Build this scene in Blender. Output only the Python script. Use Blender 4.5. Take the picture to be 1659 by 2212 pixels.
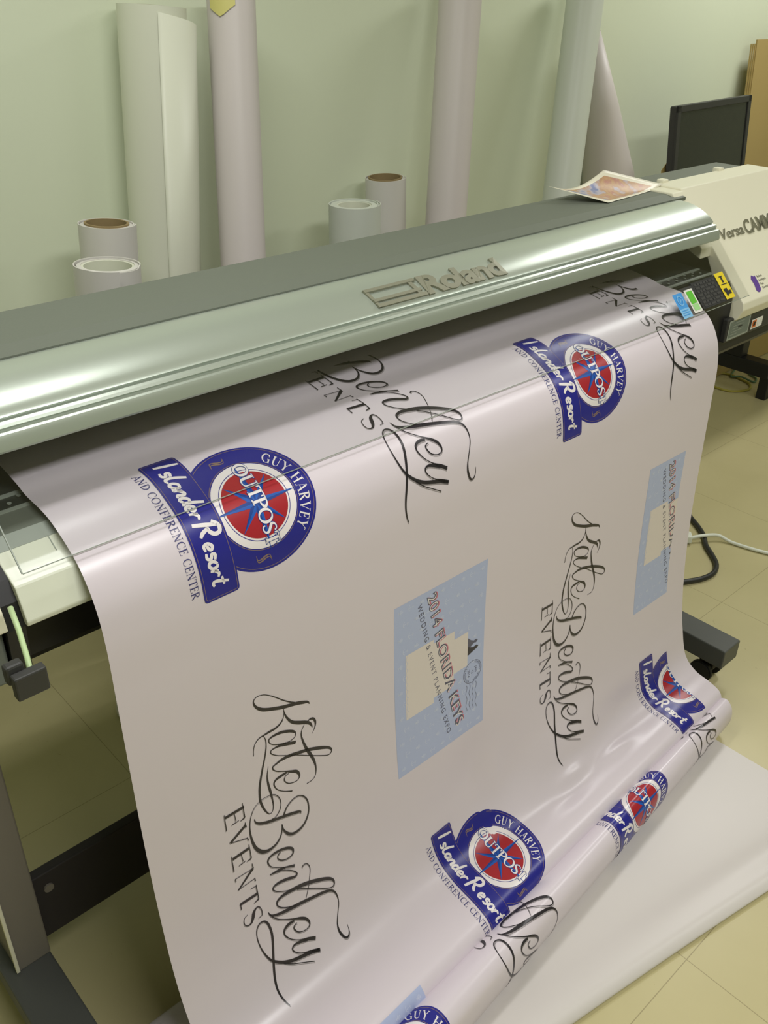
import bpy, bmesh, math, random
from mathutils import Vector, Matrix
random.seed(4)
sc = bpy.context.scene
for o in list(bpy.data.objects):
    bpy.data.objects.remove(o)
PI = math.pi

# ------------------------------------------------------------------ camera
# world: X along the printer, Y away from the photographer to the wall, Z up (metres)
cam = bpy.data.cameras.new('camera')
cam_ob = bpy.data.objects.new('camera', cam)
sc.collection.objects.link(cam_ob)
sc.camera = cam_ob
cam.sensor_fit = 'VERTICAL'
cam.sensor_height = 36.0
cam.lens = 1960.055 / 2212.0 * 36.0
cam.clip_start = 0.02
RC = Matrix(((0.7354287, 0.33208049, -0.59064979),
             (-0.67734366, 0.38435612, -0.62727661),
             (0.01871354, 0.86139011, 0.50759913)))
cam_ob.matrix_world = Matrix.Translation((0, 0, 1.6)) @ RC.to_4x4()

# ------------------------------------------------------------------ light and exposure
vs = sc.view_settings
vs.view_transform = 'Standard'
vs.look = 'None'
vs.gamma = 1.0
vs.exposure = 0.0
vs.use_curve_mapping = False
world = bpy.data.worlds.new('world')
sc.world = world
world.use_nodes = True
world.node_tree.nodes['Background'].inputs[0].default_value = (0.9, 1.0, 0.8, 1)
world.node_tree.nodes['Background'].inputs[1].default_value = 0.10
LIGHT = (1.0, 0.985, 0.985)
def area(name, loc, sx, sy, power, rot=(0, 0, 0), col=LIGHT):
    l = bpy.data.lights.new(name, 'AREA')
    l.shape = 'RECTANGLE'; l.size = sx; l.size_y = sy
    l.energy = power; l.color = col
    o = bpy.data.objects.new(name, l)
    sc.collection.objects.link(o)
    o.location = loc; o.rotation_euler = rot
    return o
# the office's ceiling fluorescents
area('fluorescent_light', (0.45, 1.25, 2.66), 1.2, 0.24, 15)
area('fluorescent_light', (3.85, 1.35, 2.66), 1.2, 0.30, 24)
area('fluorescent_light', (0.7, -0.52, 2.66), 1.3, 0.40, 38)
area('fluorescent_light', (3.2, -0.52, 2.66), 1.3, 0.40, 16)

# ------------------------------------------------------------------ helpers
COL = sc.collection
def obj(name, bm, mats, parent=None, smooth=False):
    me = bpy.data.meshes.new(name)
    if smooth is not False:
        for f in bm.faces: f.smooth = True
    bm.to_mesh(me); bm.free()
    for m in (mats if isinstance(mats, (list, tuple)) else [mats]):
        me.materials.append(m)
    if smooth not in (False, True):
        me.shade_auto = True if False else None
    o = bpy.data.objects.new(name, me)
    COL.objects.link(o)
    if parent: 
        o.parent = parent
        o.matrix_parent_inverse = world_of(parent).inverted()
    return o
def world_of(o):
    m = Matrix.LocRotScale(o.location, o.rotation_euler, o.scale)
    if o.parent: m = world_of(o.parent) @ o.matrix_parent_inverse @ m
    return m
def thing(name, label, cat, loc=(0, 0, 0), group=None):
    o = bpy.data.objects.new(name, None); COL.objects.link(o)
    o.empty_display_size = 0.05
    o.location = loc
    o['label'] = label; o['category'] = cat
    if group: o['group'] = group
    return o
def tag(o, label, cat, group=None):
    o['label'] = label; o['category'] = cat
    if group: o['group'] = group
    return o
def box(bm, x0, x1, y0, y1, z0, z1, bev=0.0, seg=2, M=None):
    b = bmesh.new()
    bmesh.ops.create_cube(b, size=1)
    for v in b.verts:
        v.co = Vector((x0 + (v.co.x + .5) * (x1 - x0), y0 + (v.co.y + .5) * (y1 - y0), z0 + (v.co.z + .5) * (z1 - z0)))
    if bev: bmesh.ops.bevel(b, geom=b.edges[:], offset=bev, segments=seg, affect='EDGES', profile=0.5)
    if M: bmesh.ops.transform(b, matrix=M, verts=b.verts)
    merge(bm, b)
def merge(bm, b):
    me = bpy.data.meshes.new('tmp'); b.to_mesh(me); b.free()
    bm.from_mesh(me); bpy.data.meshes.remove(me)
def prism(bm, prof, x0, x1, bev=0.0, mi=None):
    """closed (Y,Z) outline extruded along X"""
    b = bmesh.new()
    A = [b.verts.new((x0, y, z)) for y, z in prof]
    B = [b.verts.new((x1, y, z)) for y, z in prof]
    n = len(prof)
    b.faces.new(A); b.faces.new(B[::-1])
    for i in range(n):
        b.faces.new((A[i], B[i], B[(i + 1) % n], A[(i + 1) % n]))
    bmesh.ops.recalc_face_normals(b, faces=b.faces)
    if bev:
        bmesh.ops.bevel(b, geom=b.edges[:], offset=bev, segments=2, affect='EDGES', profile=0.5)
    merge(bm, b)
def tube(bm, pts, r, seg=10, cyc=False, rad=None):
    P = [Vector(p) for p in pts]; rings = []
    up = Vector((0, 0, 1)); n = len(P)
    for i, p in enumerate(P):
        a = P[i - 1] if (i or cyc) else P[0]; c = P[(i + 1) % n] if (i < n - 1 or cyc) else P[-1]
        d = (c - a).normalized()
        u = d.cross(up)
        if u.length < 1e-4: u = d.cross(Vector((0, 1, 0)))
        u.normalize(); w = u.cross(d)
        rr = rad[i] if rad else r
        rings.append([bm.verts.new(p + (u * math.cos(2 * PI * k / seg) + w * math.sin(2 * PI * k / seg)) * rr) for k in range(seg)])
    for i in range(n if cyc else n - 1):
        A, B = rings[i], rings[(i + 1) % n]
        for k in range(seg): bm.faces.new((A[k], A[(k + 1) % seg], B[(k + 1) % seg], B[k]))
    if not cyc: bm.faces.new(rings[0][::-1]); bm.faces.new(rings[-1])
def crom(P, n=8, dim=3):
    Q = [Vector(p) for p in P]
    Q = [Q[0] * 2 - Q[1]] + Q + [Q[-1] * 2 - Q[-2]]
    o = []
    for i in range(1, len(Q) - 2):
        p0, p1, p2, p3 = Q[i - 1:i + 3]
        for k in range(n):
            t = k / n
            o.append(0.5 * ((2 * p1) + (p2 - p0) * t + (2 * p0 - 5 * p1 + 4 * p2 - p3) * t * t + (3 * p1 - p0 - 3 * p2 + p3) * t ** 3))
    o.append(Q[-2].copy())
    return o
def cyl_x(bm, c, r, h, seg=24, bev=0.0, axis='X'):
    b = bmesh.new()
    bmesh.ops.create_cone(b, cap_ends=True, segments=seg, radius1=r, radius2=r, depth=h)
    if bev: bmesh.ops.bevel(b, geom=[e for e in b.edges if len(e.link_faces) == 2 and e.calc_face_angle(0) > 1], offset=bev, segments=2, affect='EDGES')
    R = {'X': Matrix.Rotation(PI / 2, 4, 'Y'), 'Y': Matrix.Rotation(PI / 2, 4, 'X'), 'Z': Matrix()}[axis]
    bmesh.ops.transform(b, matrix=Matrix.Translation(c) @ R, verts=b.verts)
    merge(bm, b)

# ------------------------------------------------------------------ materials
MATS = {}
def mat(name, col, rough=0.5, metal=0.0, spec=0.5, var=0.0, vscale=8.0, bump=0.0, bscale=60.0, coat=0.0, aniso=0.0):
    m = bpy.data.materials.new(name); m.use_nodes = True
    nt = m.node_tree; p = nt.nodes['Principled BSDF']
    p.inputs['Base Color'].default_value = (*col, 1)
    p.inputs['Roughness'].default_value = rough
    p.inputs['Metallic'].default_value = metal
    p.inputs['Specular IOR Level'].default_value = spec
    p.inputs['Coat Weight'].default_value = coat
    p.inputs['Anisotropic'].default_value = aniso
    tc = nt.nodes.new('ShaderNodeTexCoord')
    if var:
        no = nt.nodes.new('ShaderNodeTexNoise'); no.inputs['Scale'].default_value = vscale; no.inputs['Detail'].default_value = 4
        nt.links.new(tc.outputs['Object'], no.inputs['Vector'])
        mx = nt.nodes.new('ShaderNodeMix'); mx.data_type = 'RGBA'
        mx.inputs['A'].default_value = (*[c * (1 - var) for c in col], 1)
        mx.inputs['B'].default_value = (*[min(1, c * (1 + var)) for c in col], 1)
        nt.links.new(no.outputs['Fac'], mx.inputs['Factor']); nt.links.new(mx.outputs['Result'], p.inputs['Base Color'])
    if bump:
        nb = nt.nodes.new('ShaderNodeTexNoise'); nb.inputs['Scale'].default_value = bscale; nb.inputs['Detail'].default_value = 3
        nt.links.new(tc.outputs['Object'], nb.inputs['Vector'])
        bp = nt.nodes.new('ShaderNodeBump'); bp.inputs['Strength'].default_value = bump; bp.inputs['Distance'].default_value = 0.002
        nt.links.new(nb.outputs['Fac'], bp.inputs['Height']); nt.links.new(bp.outputs['Normal'], p.inputs['Normal'])
    MATS[name] = m
    return m
def s2l(r, g, b):
    f = lambda c: (c / 255 / 12.92) if c <= 10 else ((c / 255 + .055) / 1.055) ** 2.4
    return (f(r), f(g), f(b))
m_wall = mat('wall_paint', s2l(216, 224, 198), 0.7, spec=0.3, var=0.02, vscale=1.5, bump=0.08, bscale=150)
m_ceil = mat('ceiling_tile', s2l(225, 225, 210), 0.9, var=0.03, vscale=20)
m_vinyl = mat('glossy_white_vinyl', s2l(216, 207, 214), 0.26, spec=0.5, var=0.012, vscale=3, bump=0.05, bscale=7)
m_vback = mat('vinyl_backing_paper', s2l(208, 203, 198), 0.36, spec=0.35, var=0.02, vscale=4)
PR = dict(rough=0.26, spec=0.5)
m_ink = mat('dark_ink', s2l(42, 38, 44), **PR)
m_inkgrey = mat('grey_ink', s2l(150, 143, 146), **PR)
m_navy = mat('navy_ink', s2l(36, 37, 134), **PR)
m_blue = mat('bright_blue_ink', s2l(30, 88, 176), **PR)
m_blue2 = mat('mid_blue_ink', s2l(24, 62, 140), **PR)
m_red = mat('red_ink', s2l(164, 36, 46), **PR)
m_gold = mat('gold_ink', s2l(134, 112, 100), **PR)
m_white = mat('white_ink', s2l(232, 226, 226), **PR)
m_textblue = mat('slate_blue_ink', s2l(72, 72, 120), **PR)
m_pale = mat('pale_blue_ink', s2l(176, 187, 220), **PR)
m_pale2 = mat('paler_blue_ink', s2l(200, 208, 230), **PR)
m_pink = mat('pink_ink', s2l(206, 120, 138), **PR)
m_cream_ink = mat('cream_ink', s2l(220, 211, 206), **PR)
m_slate = mat('slate_ink', s2l(86, 86, 104), **PR)
m_silver = mat('silver_paint', s2l(178, 187, 176), 0.30, metal=0.5, spec=0.5, bump=0.02, bscale=400)
m_top = mat('grey_green_plastic', s2l(103, 109, 98), 0.55, bump=0.1, bscale=500)
m_cream = mat('cream_plastic', s2l(232, 229, 206), 0.38, bump=0.05, bscale=500)
m_cream2 = mat('white_plastic', s2l(226, 230, 212), 0.22, bump=0.02, bscale=500)
m_dark = mat('dark_grey_plastic', s2l(52, 52, 50), 0.5, bump=0.06, bscale=400)
m_black = mat('black_plastic', s2l(22, 22, 24), 0.45)
m_grey = mat('grey_plastic', s2l(104, 110, 106), 0.5, bump=0.05, bscale=400)
m_platen = mat('platen_metal', s2l(62, 68, 64), 0.4, metal=0.4, var=0.2, vscale=30)
m_platen2 = mat('grey_platen', s2l(112, 118, 108), 0.45)
m_lgrey = mat('light_grey_plastic', s2l(150, 158, 148), 0.4)
m_stand = mat('stand_steel', s2l(128, 122, 112), 0.45, bump=0.05, bscale=300)
m_foot = mat('foot_steel', s2l(78, 80, 76), 0.45, bump=0.08, bscale=300)
m_bar = mat('crossbar_steel', s2l(50, 46, 46), 0.5)
m_badge = mat('badge_bronze', s2l(138, 138, 120), 0.45, metal=0.3)
m_badge2 = mat('badge_chrome', s2l(176, 174, 162), 0.25, metal=0.8)
m_green = mat('green_label', s2l(92, 190, 44), 0.4)
m_green2 = mat('pale_green_label', s2l(160, 214, 140), 0.4)
m_sblue = mat('blue_label', s2l(60, 150, 220), 0.4)
m_sblue2 = mat('light_blue_label', s2l(130, 190, 232), 0.4)
m_yellow = mat('yellow_label', s2l(232, 208, 30), 0.4)
m_labelw = mat('white_label', s2l(228, 228, 220), 0.4)
m_labelg = mat('grey_label', s2l(112, 124, 118), 0.35, metal=0.2)
m_orange = mat('orange_label', s2l(214, 110, 40), 0.4)
m_purple = mat('purple_label', s2l(96, 60, 150), 0.4)
m_kraft = mat('kraft_cardboard', s2l(172, 150, 92), 0.8, var=0.05, vscale=6)
m_kraft2 = mat('cardboard_core', s2l(140, 122, 84), 0.8, var=0.06, vscale=20)
m_rollw = mat('roll_white_paper', s2l(208, 206, 199), 0.45, var=0.015, vscale=4)
m_rollg = mat('roll_cream_paper', s2l(212, 215, 196), 0.45, var=0.015, vscale=4)
m_rollp = mat('roll_pinkish_paper', s2l(203, 196, 192), 0.45, var=0.015, vscale=4)
m_rollb = mat('roll_bluish_paper', s2l(202, 208, 196), 0.42, var=0.015, vscale=4)
m_maroon = mat('maroon_print', s2l(128, 84, 88), 0.5)
m_screen = mat('screen_glass', s2l(38, 40, 36), 0.25)
m_lever = mat('pale_green_plastic', s2l(190, 214, 160), 0.4)
m_tape = mat('masking_tape', s2l(204, 198, 120), 0.6)
m_rubber = mat('black_rubber', s2l(18, 18, 18), 0.6)
m_cordw = mat('white_cord', s2l(224, 228, 214), 0.45)
m_cordb = mat('black_cord', s2l(40, 40, 38), 0.4)
m_cordy = mat('yellow_cord', s2l(160, 150, 60), 0.5)
m_cordg = mat('green_cord', s2l(90, 120, 88), 0.5)

def acrylic():
    m = bpy.data.materials.new('clear_acrylic'); m.use_nodes = True
    nt = m.node_tree; nt.nodes.clear()
    out = nt.nodes.new('ShaderNodeOutputMaterial')
    tr = nt.nodes.new('ShaderNodeBsdfTransparent'); tr.inputs[0].default_value = (0.955, 0.96, 0.955, 1)
    gl = nt.nodes.new('ShaderNodeBsdfGlossy'); gl.inputs['Roughness'].default_value = 0.06
    fr = nt.nodes.new('ShaderNodeFresnel'); ge = nt.nodes.new('ShaderNodeNewGeometry')
    ma = nt.nodes.new('ShaderNodeMapRange')      # the same reflectance from either side of the thin pane
    ma.inputs['To Min'].default_value = 1.45; ma.inputs['To Max'].default_value = 1 / 1.45
    nt.links.new(ge.outputs['Backfacing'], ma.inputs['Value']); nt.links.new(ma.outputs[0], fr.inputs['IOR'])
    mx = nt.nodes.new('ShaderNodeMixShader')
    nt.links.new(fr.outputs[0], mx.inputs[0]); nt.links.new(tr.outputs[0], mx.inputs[1]); nt.links.new(gl.outputs[0], mx.inputs[2])
    nt.links.new(mx.outputs[0], out.inputs[0])
    return m
m_acry = acrylic()

def floor_mat():
    m = mat('vinyl_floor_tile', s2l(200, 192, 146), 0.32, spec=0.45)
    nt = m.node_tree; p = nt.nodes['Principled BSDF']; L = nt.links
    tc = nt.nodes.new('ShaderNodeTexCoord'); sp = nt.nodes.new('ShaderNodeSeparateXYZ'); L.new(tc.outputs['Object'], sp.inputs[0])
    def M(op, a, b=None):
        n = nt.nodes.new('ShaderNodeMath'); n.operation = op
        for i, v in enumerate((a, b)):
            if v is None: continue
            if isinstance(v, (int, float)): n.inputs[i].default_value = v
            else: L.new(v, n.inputs[i])
        return n.outputs[0]
    T = 0.5535
    def line(c, off):
        f = M('FRACT', M('DIVIDE', M('ADD', M('SUBTRACT', c, off), 20 * T + T / 2), T))
        return M('LESS_THAN', M('ABSOLUTE', M('SUBTRACT', f, 0.5)), 0.0016)
    ln = M('MAXIMUM', line(sp.outputs[0], 1.161), line(sp.outputs[1], 0.366))
    no = nt.nodes.new('ShaderNodeTexNoise'); no.inputs['Scale'].default_value = 5; no.inputs['Detail'].default_value = 6; L.new(tc.outputs['Object'], no.inputs['Vector'])
    mx = nt.nodes.new('ShaderNodeMix'); mx.data_type = 'RGBA'
    mx.inputs['A'].default_value = (*s2l(184, 175, 130), 1); mx.inputs['B'].default_value = (*s2l(198, 189, 144), 1)
    L.new(no.outputs['Fac'], mx.inputs['Factor'])
    # scuffs
    n2 = nt.nodes.new('ShaderNodeTexNoise'); n2.inputs['Scale'].default_value = 22; n2.inputs['Detail'].default_value = 8; n2.inputs['Distortion'].default_value = 2.5; L.new(tc.outputs['Object'], n2.inputs['Vector'])
    sc_ = M('MULTIPLY', M('GREATER_THAN', n2.outputs['Fac'], 0.72), 0.35)
    m2 = nt.nodes.new('ShaderNodeMix'); m2.data_type = 'RGBA'; L.new(sc_, m2.inputs['Factor']); L.new(mx.outputs['Result'], m2.inputs['A']); m2.inputs['B'].default_value = (*s2l(150, 138, 98), 1)
    m3 = nt.nodes.new('ShaderNodeMix'); m3.data_type = 'RGBA'; L.new(M('MULTIPLY', ln, 0.55), m3.inputs['Factor']); L.new(m2.outputs['Result'], m3.inputs['A']); m3.inputs['B'].default_value = (*s2l(118, 104, 72), 1)
    L.new(m3.outputs['Result'], p.inputs['Base Color'])
    return m
m_floor = floor_mat()

# ------------------------------------------------------------------ room
def struct(name, bm, m):
    o = obj(name, bm, m); o['kind'] = 'structure'; return o
RX0, RX1, RY0, RY1, RZ = -2.2, 6.2, -3.6, 2.05, 2.7
b = bmesh.new(); box(b, RX0, RX1, RY0, RY1 + .1, -0.1, 0); struct('floor', b, m_floor)
b = bmesh.new(); box(b, RX0, RX1, RY0, RY1 + .1, RZ, RZ + .1); struct('ceiling', b, m_ceil)
b = bmesh.new(); box(b, RX0, RX1, RY1, RY1 + .1, 0, RZ); struct('wall_back', b, m_wall)
b = bmesh.new(); box(b, RX0 - .1, RX0, RY0, RY1 + .1, 0, RZ); struct('wall_left', b, m_wall)
b = bmesh.new(); box(b, RX1, RX1 + .1, RY0, RY1 + .1, 0, RZ); struct('wall_right', b, m_wall)
b = bmesh.new(); box(b, RX0, RX1, RY0 - .1, RY0, 0, RZ); struct('wall_front', b, m_wall)

# ------------------------------------------------------------------ printer
pr = thing('wide_format_printer', 'large silver and cream roll printer on a grey stand with a banner feeding out', 'printer', (1.05, 1.1, 0))
XL = -0.45
# silver front cover with two moulded rails
prof = [(1.1115, 1.1775), (1.098, 1.1790), (1.082, 1.1780), (1.066, 1.1750), (1.050, 1.1700), (1.036, 1.1638), (1.024, 1.1572), (1.0145, 1.1500),
        (1.0125, 1.1470), (1.0150, 1.1440), (1.0115, 1.1425), (1.0080, 1.1440), (1.0040, 1.1420), (1.0020, 1.1385), (1.0040, 1.1355),
        (1.0010, 1.1335), (0.9985, 1.1345), (0.9955, 1.1330), (0.9925, 1.1270), (0.9900, 1.1155), (0.9915, 1.1125), (0.9960, 1.1115),
        (1.0150, 1.1250), (1.0500, 1.1450), (1.1000, 1.1600)]
b = bmesh.new(); prism(b, prof, XL, 1.935)
for f in b.faces: f.smooth = True
o = obj('front_cover', b, m_silver, pr)
mod = o.modifiers.new('s', 'EDGE_SPLIT'); mod.split_angle = math.radians(28)
# grey top panel
b = bmesh.new()
prism(b, [(1.278, 1.08), (1.278, 1.182), (1.273, 1.185), (1.143, 1.1855), (1.138, 1.1845), (1.112, 1.1800), (1.112, 1.155), (1.16, 1.15), (1.16, 1.08)], XL, 1.975)
prism(b, [(1.300, 1.08), (1.300, 1.183), (1.295, 1.186), (1.2065, 1.186), (1.2065, 1.08)], 1.975, 2.425)
obj('top_panel', b, m_top, pr)
# dark body under the platen
b = bmesh.new()
prism(b, [(1.27, 0.86), (1.27, 1.15), (1.19, 1.15), (1.18, 1.045), (1.17, 1.028), (0.97, 1.015), (0.955, 0.99), (0.95, 0.855), (0.958, 0.843)], XL, 2.40)
obj('body', b, m_black, pr)
b = bmesh.new(); box(b, XL, 1.95, 1.27, 1.555, 0.90, 1.04, .006)
obj('rear_shade_tray', b, m_dark, pr)  # unseen tray, added to keep ceiling light off the floor beneath
b = bmesh.new(); cyl_x(b, (1.05, 1.475, .63), .075, 1.42, 32, .003); obj('rear_shade_roll', b, m_rollw, pr)  # added roll, hidden from the camera, for the shade under the printer
b = bmesh.new(); box(b, .34, 1.76, 1.548, 1.5492, .63, .92); obj('rear_shade_web', b, m_vback, pr)  # added upright web, blocks light falling in behind the printer
b = bmesh.new()
for x in (.295, 1.805): box(b, x - .01, x + .01, 1.42, 1.50, .60, .90, .003)
cyl_x(b, (1.05, 1.475, .63), .018, 1.52, 16)
obj('rear_shade_bracket', b, m_dark, pr)  # carries the added, unseen roll
# dark rail and carriage inside
b = bmesh.new(); box(b, XL, 1.97, 1.08, 1.13, 1.088, 1.135, .003)
for i in range(16): box(b, 0.1 + i * .115, 0.125 + i * .115, 1.075, 1.10, 1.074, 1.09, .004)
obj('pinch_roller_rail', b, m_dark, pr)
# platen, its two pale guide strips and the grey front sill
b = bmesh.new(); prism(b, [(1.175, 1.028), (1.175, 1.036), (1.012, 1.0275), (1.012, 1.018)], XL, 1.975)
obj('platen', b, m_platen, pr)
b = bmesh.new()
for y, z in ((1.0435, 1.0312), (1.0110, 1.0285)): prism(b, [(y + .0035, z - .003), (y + .0035, z + .0005), (y - .0025, z), (y - .0025, z - .003)], XL, 1.97)
obj('guide_strip', b, m_lgrey, pr)
b = bmesh.new()
for i in range(60):
    x = -0.02 + i * .033
    for j, y in enumerate((1.035, 1.024)): cyl_x(b, (x + j * .016, y, 1.0305 - (1.035 - y) * .06), .003, .0012, 8, axis='Z')
obj('suction_hole', b, m_lgrey, pr)['kind'] = 'stuff'
b = bmesh.new(); prism(b, [(1.0095, 1.0270), (0.967, 1.0235), (0.965, 1.010), (1.0095, 1.010)], XL, 1.757)
obj('front_sill', b, m_platen2, pr)
b = bmesh.new(); prism(b, [(0.967, 1.0234), (0.944, 1.0160), (0.944, 1.005), (0.967, 1.005)], XL, 1.757)
obj('sill_edge', b, m_lgrey, pr)
# white apron
b = bmesh.new()
prism(b, [(0.944, 1.0160), (0.9250, 1.0045), (0.899, 0.9935), (0.890, 0.9735), (0.882, 0.9535), (0.884, 0.9465), (0.97, 0.944), (0.97, 1.0)], 0.272, 1.757, 0.0015)
obj('apron', b, m_cream2, pr)
for x in (0.336, 0.905, 1.475):
    b = bmesh.new(); prism(b, [(0.9445, 1.0170), (0.9255, 1.0056), (0.9250, 1.0046), (0.944, 1.016)], x, x + .0012)
    obj('apron_joint', b, m_lgrey, pr)
# left end: cream end cover, black lever slot, grey box beneath
b = bmesh.new()
prism(b, [(0.965, 1.0245), (0.935, 1.0140), (0.902, 0.9960), (0.888, 0.975), (0.882, 0.952), (0.888, 0.950), (0.965, 0.950)], XL, 0.250, 0.002)
ec = obj('end_cover', b, m_cream, pr)
b = bmesh.new(); prism(b, [(0.94, 1.012), (0.915, 0.998), (0.90, 0.975), (0.89, 0.945), (0.90, 0.86), (0.97, 0.86), (0.97, 1.0)], 0.250, 0.272)
obj('lever_slot', b, m_black, pr)
b = bmesh.new(); box(b, XL, 0.248, 0.900, 1.05, 0.868, 0.951, .004)
obj('side_box', b, m_grey, pr)
b = bmesh.new()
tube(b, [(0.2545, 0.872, 0.990), (0.2500, 0.845, 0.976), (0.2430, 0.815, 0.960), (0.2375, 0.796, 0.950)], .0032, 8)
lv = obj('media_lever', b, m_lever, pr, True)
lv['label'] = 'pale green lever rod'
b = bmesh.new(); box(b, 0.2145, 0.2500, 0.780, 0.793, 0.936, 0.966, .002)
box(b, 0.212, 0.232, 0.793, 0.806, 0.950, 0.974, .003)
obj('lever_knob', b, m_dark, lv)
# clear window hanging from the cover
WP = [(0.9935, 1.1135), (0.970, 1.0885), (0.945, 1.0618), (0.920, 1.0352), (0.8955, 1.0095)]
WC = [tuple(v)[:2] for v in crom([(a, c, 0) for a, c in WP], 6)]
b = bmesh.new()
th = .002
def wn(i):
    a = WC[max(0, i - 1)]; c = WC[min(len(WC) - 1, i + 1)]
    d = Vector((c[0] - a[0], c[1] - a[1])).normalized()
    return (-d.y * -1, d.x * -1) if False else (d.y, -d.x)
rows = []
for i, (y, z) in enumerate(WC):
    row = []
    for j in range(41):
        x = 0.283 + (1.938 - 0.283) * j / 40
        row.append(b.verts.new((x, y, z)))
    rows.append(row)
for i in range(len(rows) - 1):
    for j in range(40): b.faces.new((rows[i][j], rows[i][j + 1], rows[i + 1][j + 1], rows[i + 1][j]))
o = obj('window', b, m_acry, pr, True)
o['label'] = 'clear curved acrylic window'
mo = o.modifiers.new('t', 'SOLIDIFY'); mo.thickness = .0015; mo.offset = 0; mo.use_rim = False
b = bmesh.new()
tube(b, [(0.2825, y, z + .0005) for y, z in WC], .0011, 6)
tube(b, [(0.283 + k * .08275, WC[-1][0], WC[-1][1]) for k in range(21)], .0007, 6)
obj('window_edge', b, m_lgrey, pr)
# stickers on the window
def wpt(x, u, off=.0016):
    """u: 0 top .. 1 bottom along the window's lower straight part"""
    y0, z0 = 0.945, 1.0618; y1, z1 = 0.8965, 1.0105
    return Vector((x, y0 + (y1 - y0) * u - off * .78, z0 + (z1 - z0) * u + off * .62))
def wquad(bm, x0, x1, u0, u1, off=.0016, mi=0, sk=0):
    vs_ = [bm.verts.new(wpt(x, u, off)) for x, u in ((x0, u0), (x1, u0 + sk), (x1, u1 + sk), (x0, u1))]
    f = bm.faces.new(vs_); f.material_index = mi; return f
b = bmesh.new(); wquad(b, 1.752, 1.858, .06, .93, mi=0)
for k in range(7):
    x = 1.76; u = .12 + k * .115
    while x < 1.835:
        w = random.uniform(.006, .018)
        wquad(b, x, min(x + w, 1.84), u, u + .065, .0022, 1); x += w + .003
obj('black_warning_label', b, [m_black, m_dark], pr)
b = bmesh.new(); wquad(b, 1.846, 1.882, .02, .90, .0024, 0)
wquad(b, 1.858, 1.872, .14, .17, .0030, 1); wquad(b, 1.862, 1.868, .17, .36, .0030, 1)
wquad(b, 1.853, 1.877, .40, .43, .0030, 1)
f = [b.verts.new(wpt(x, u, .0030)) for x, u in ((1.865, .10), (1.875, .40), (1.855, .40))]
wquad(b, 1.852, 1.866, .55, .66, .0030, 1); wquad(b, 1.862, 1.876, .64, .76, .0030, 1); wquad(b, 1.855, 1.862, .66, .80, .0030, 1)
obj('yellow_warning_label', b, [m_yellow, m_black], pr)
b = bmesh.new(); wquad(b, 1.716, 1.747, .20, .95, mi=0); wquad(b, 1.721, 1.742, .26, .66, .0022, 1); wquad(b, 1.721, 1.742, .68, .88, .0022, 2)
obj('green_label', b, [m_labelw, m_green, m_green2], pr)
b = bmesh.new(); wquad(b, 1.672, 1.706, .22, .70, mi=0); wquad(b, 1.672, 1.706, .70, 1.0, mi=1)
ring = [wpt(1.689 + .010 * math.cos(a), .45 + .16 * math.sin(a), .0024) for a in [i * PI / 8 for i in range(17)]]
ring2 = [wpt(1.689 + .008 * math.cos(a), .45 + .13 * math.sin(a), .0024) for a in [i * PI / 8 for i in range(17)]]
for i in range(16):
    f = b.faces.new([b.verts.new(p) for p in (ring[i], ring[i + 1], ring2[i + 1], ring2[i])]); f.material_index = 1
wquad(b, 1.684, 1.694, .50, .53, .0024, 1, -.1)
for k in range(3): wquad(b, 1.677, 1.700, .75 + k * .07, .775 + k * .07, .0024, 0)
obj('blue_energy_label', b, [m_sblue, m_sblue2], pr)
# right end cover
b = bmesh.new()
prism(b, [(1.2055, 1.10), (1.2055, 1.1935), (1.134, 1.1935), (0.926, 0.973), (0.9225, 0.957), (0.934, 0.932), (0.955, 0.9235), (0.966, 0.932), (0.964, 0.950), (0.970, 0.951), (0.975, 0.934), (0.988, 0.945), (1.000, 0.972), (1.022, 1.03), (1.05, 1.08), (1.12, 1.10)], 1.985, 2.425, 0.002)
ecr = obj('end_cover', b, m_cream, pr)
b = bmesh.new()
prism(b, [(1.2060, 1.10), (1.2060, 1.1895), (1.128, 1.1895), (1.03, 1.083), (1.03, 1.06), (1.12, 1.10)], 1.940, 1.986, 0.002)
obj('end_frame', b, m_cream, pr)
for x in (2.010, 2.265):
    b = bmesh.new(); box(b, x, x + .022, 1.196, 1.216, 1.188, 1.200, .002); obj('cover_tab', b, m_cream, pr)
b = bmesh.new(); box(b, 1.960, 2.40, 0.940, 1.26, 0.880, 0.936, .003)
gb = obj('control_box', b, m_dark, pr)
b = bmesh.new()
def fq(bm, x0, x1, z0, z1, y, mi=0):
    f = bm.faces.new([bm.verts.new(p) for p in ((x0, y, z0), (x1, y, z0), (x1, y, z1), (x0, y, z1))]); f.material_index = mi
fq(b, 1.967, 2.066, .8845, .9310, .9392, 0); fq(b, 1.972, 2.061, .889, .927, .9388, 1)
for k in range(5):
    x = 1.976 + random.uniform(0, .02)
    fq(b, x, x + random.uniform(.03, .06), .922 - k * .0068, .9235 - k * .0068, .9384, 0)
    if k == 2: fq(b, 2.01, 2.03, .9085, .912, .9383, 2)
obj('rating_label', b, [m_lgrey, m_labelg, m_dark], gb)
b = bmesh.new(); fq(b, 2.078, 2.132, .888, .912, .9390, 0); fq(b, 2.082, 2.101, .891, .909, .9386, 1); fq(b, 2.0865, 2.0965, .895, .905, .9382, 2)
tube(b, [(2.117 + .008 * math.cos(a), .9386, .900 + .008 * math.sin(a)) for a in [i * PI / 8 for i in range(16)]], .0006, 4, True)
obj('hazard_label', b, [m_labelw, m_orange, m_black], gb)
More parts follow.
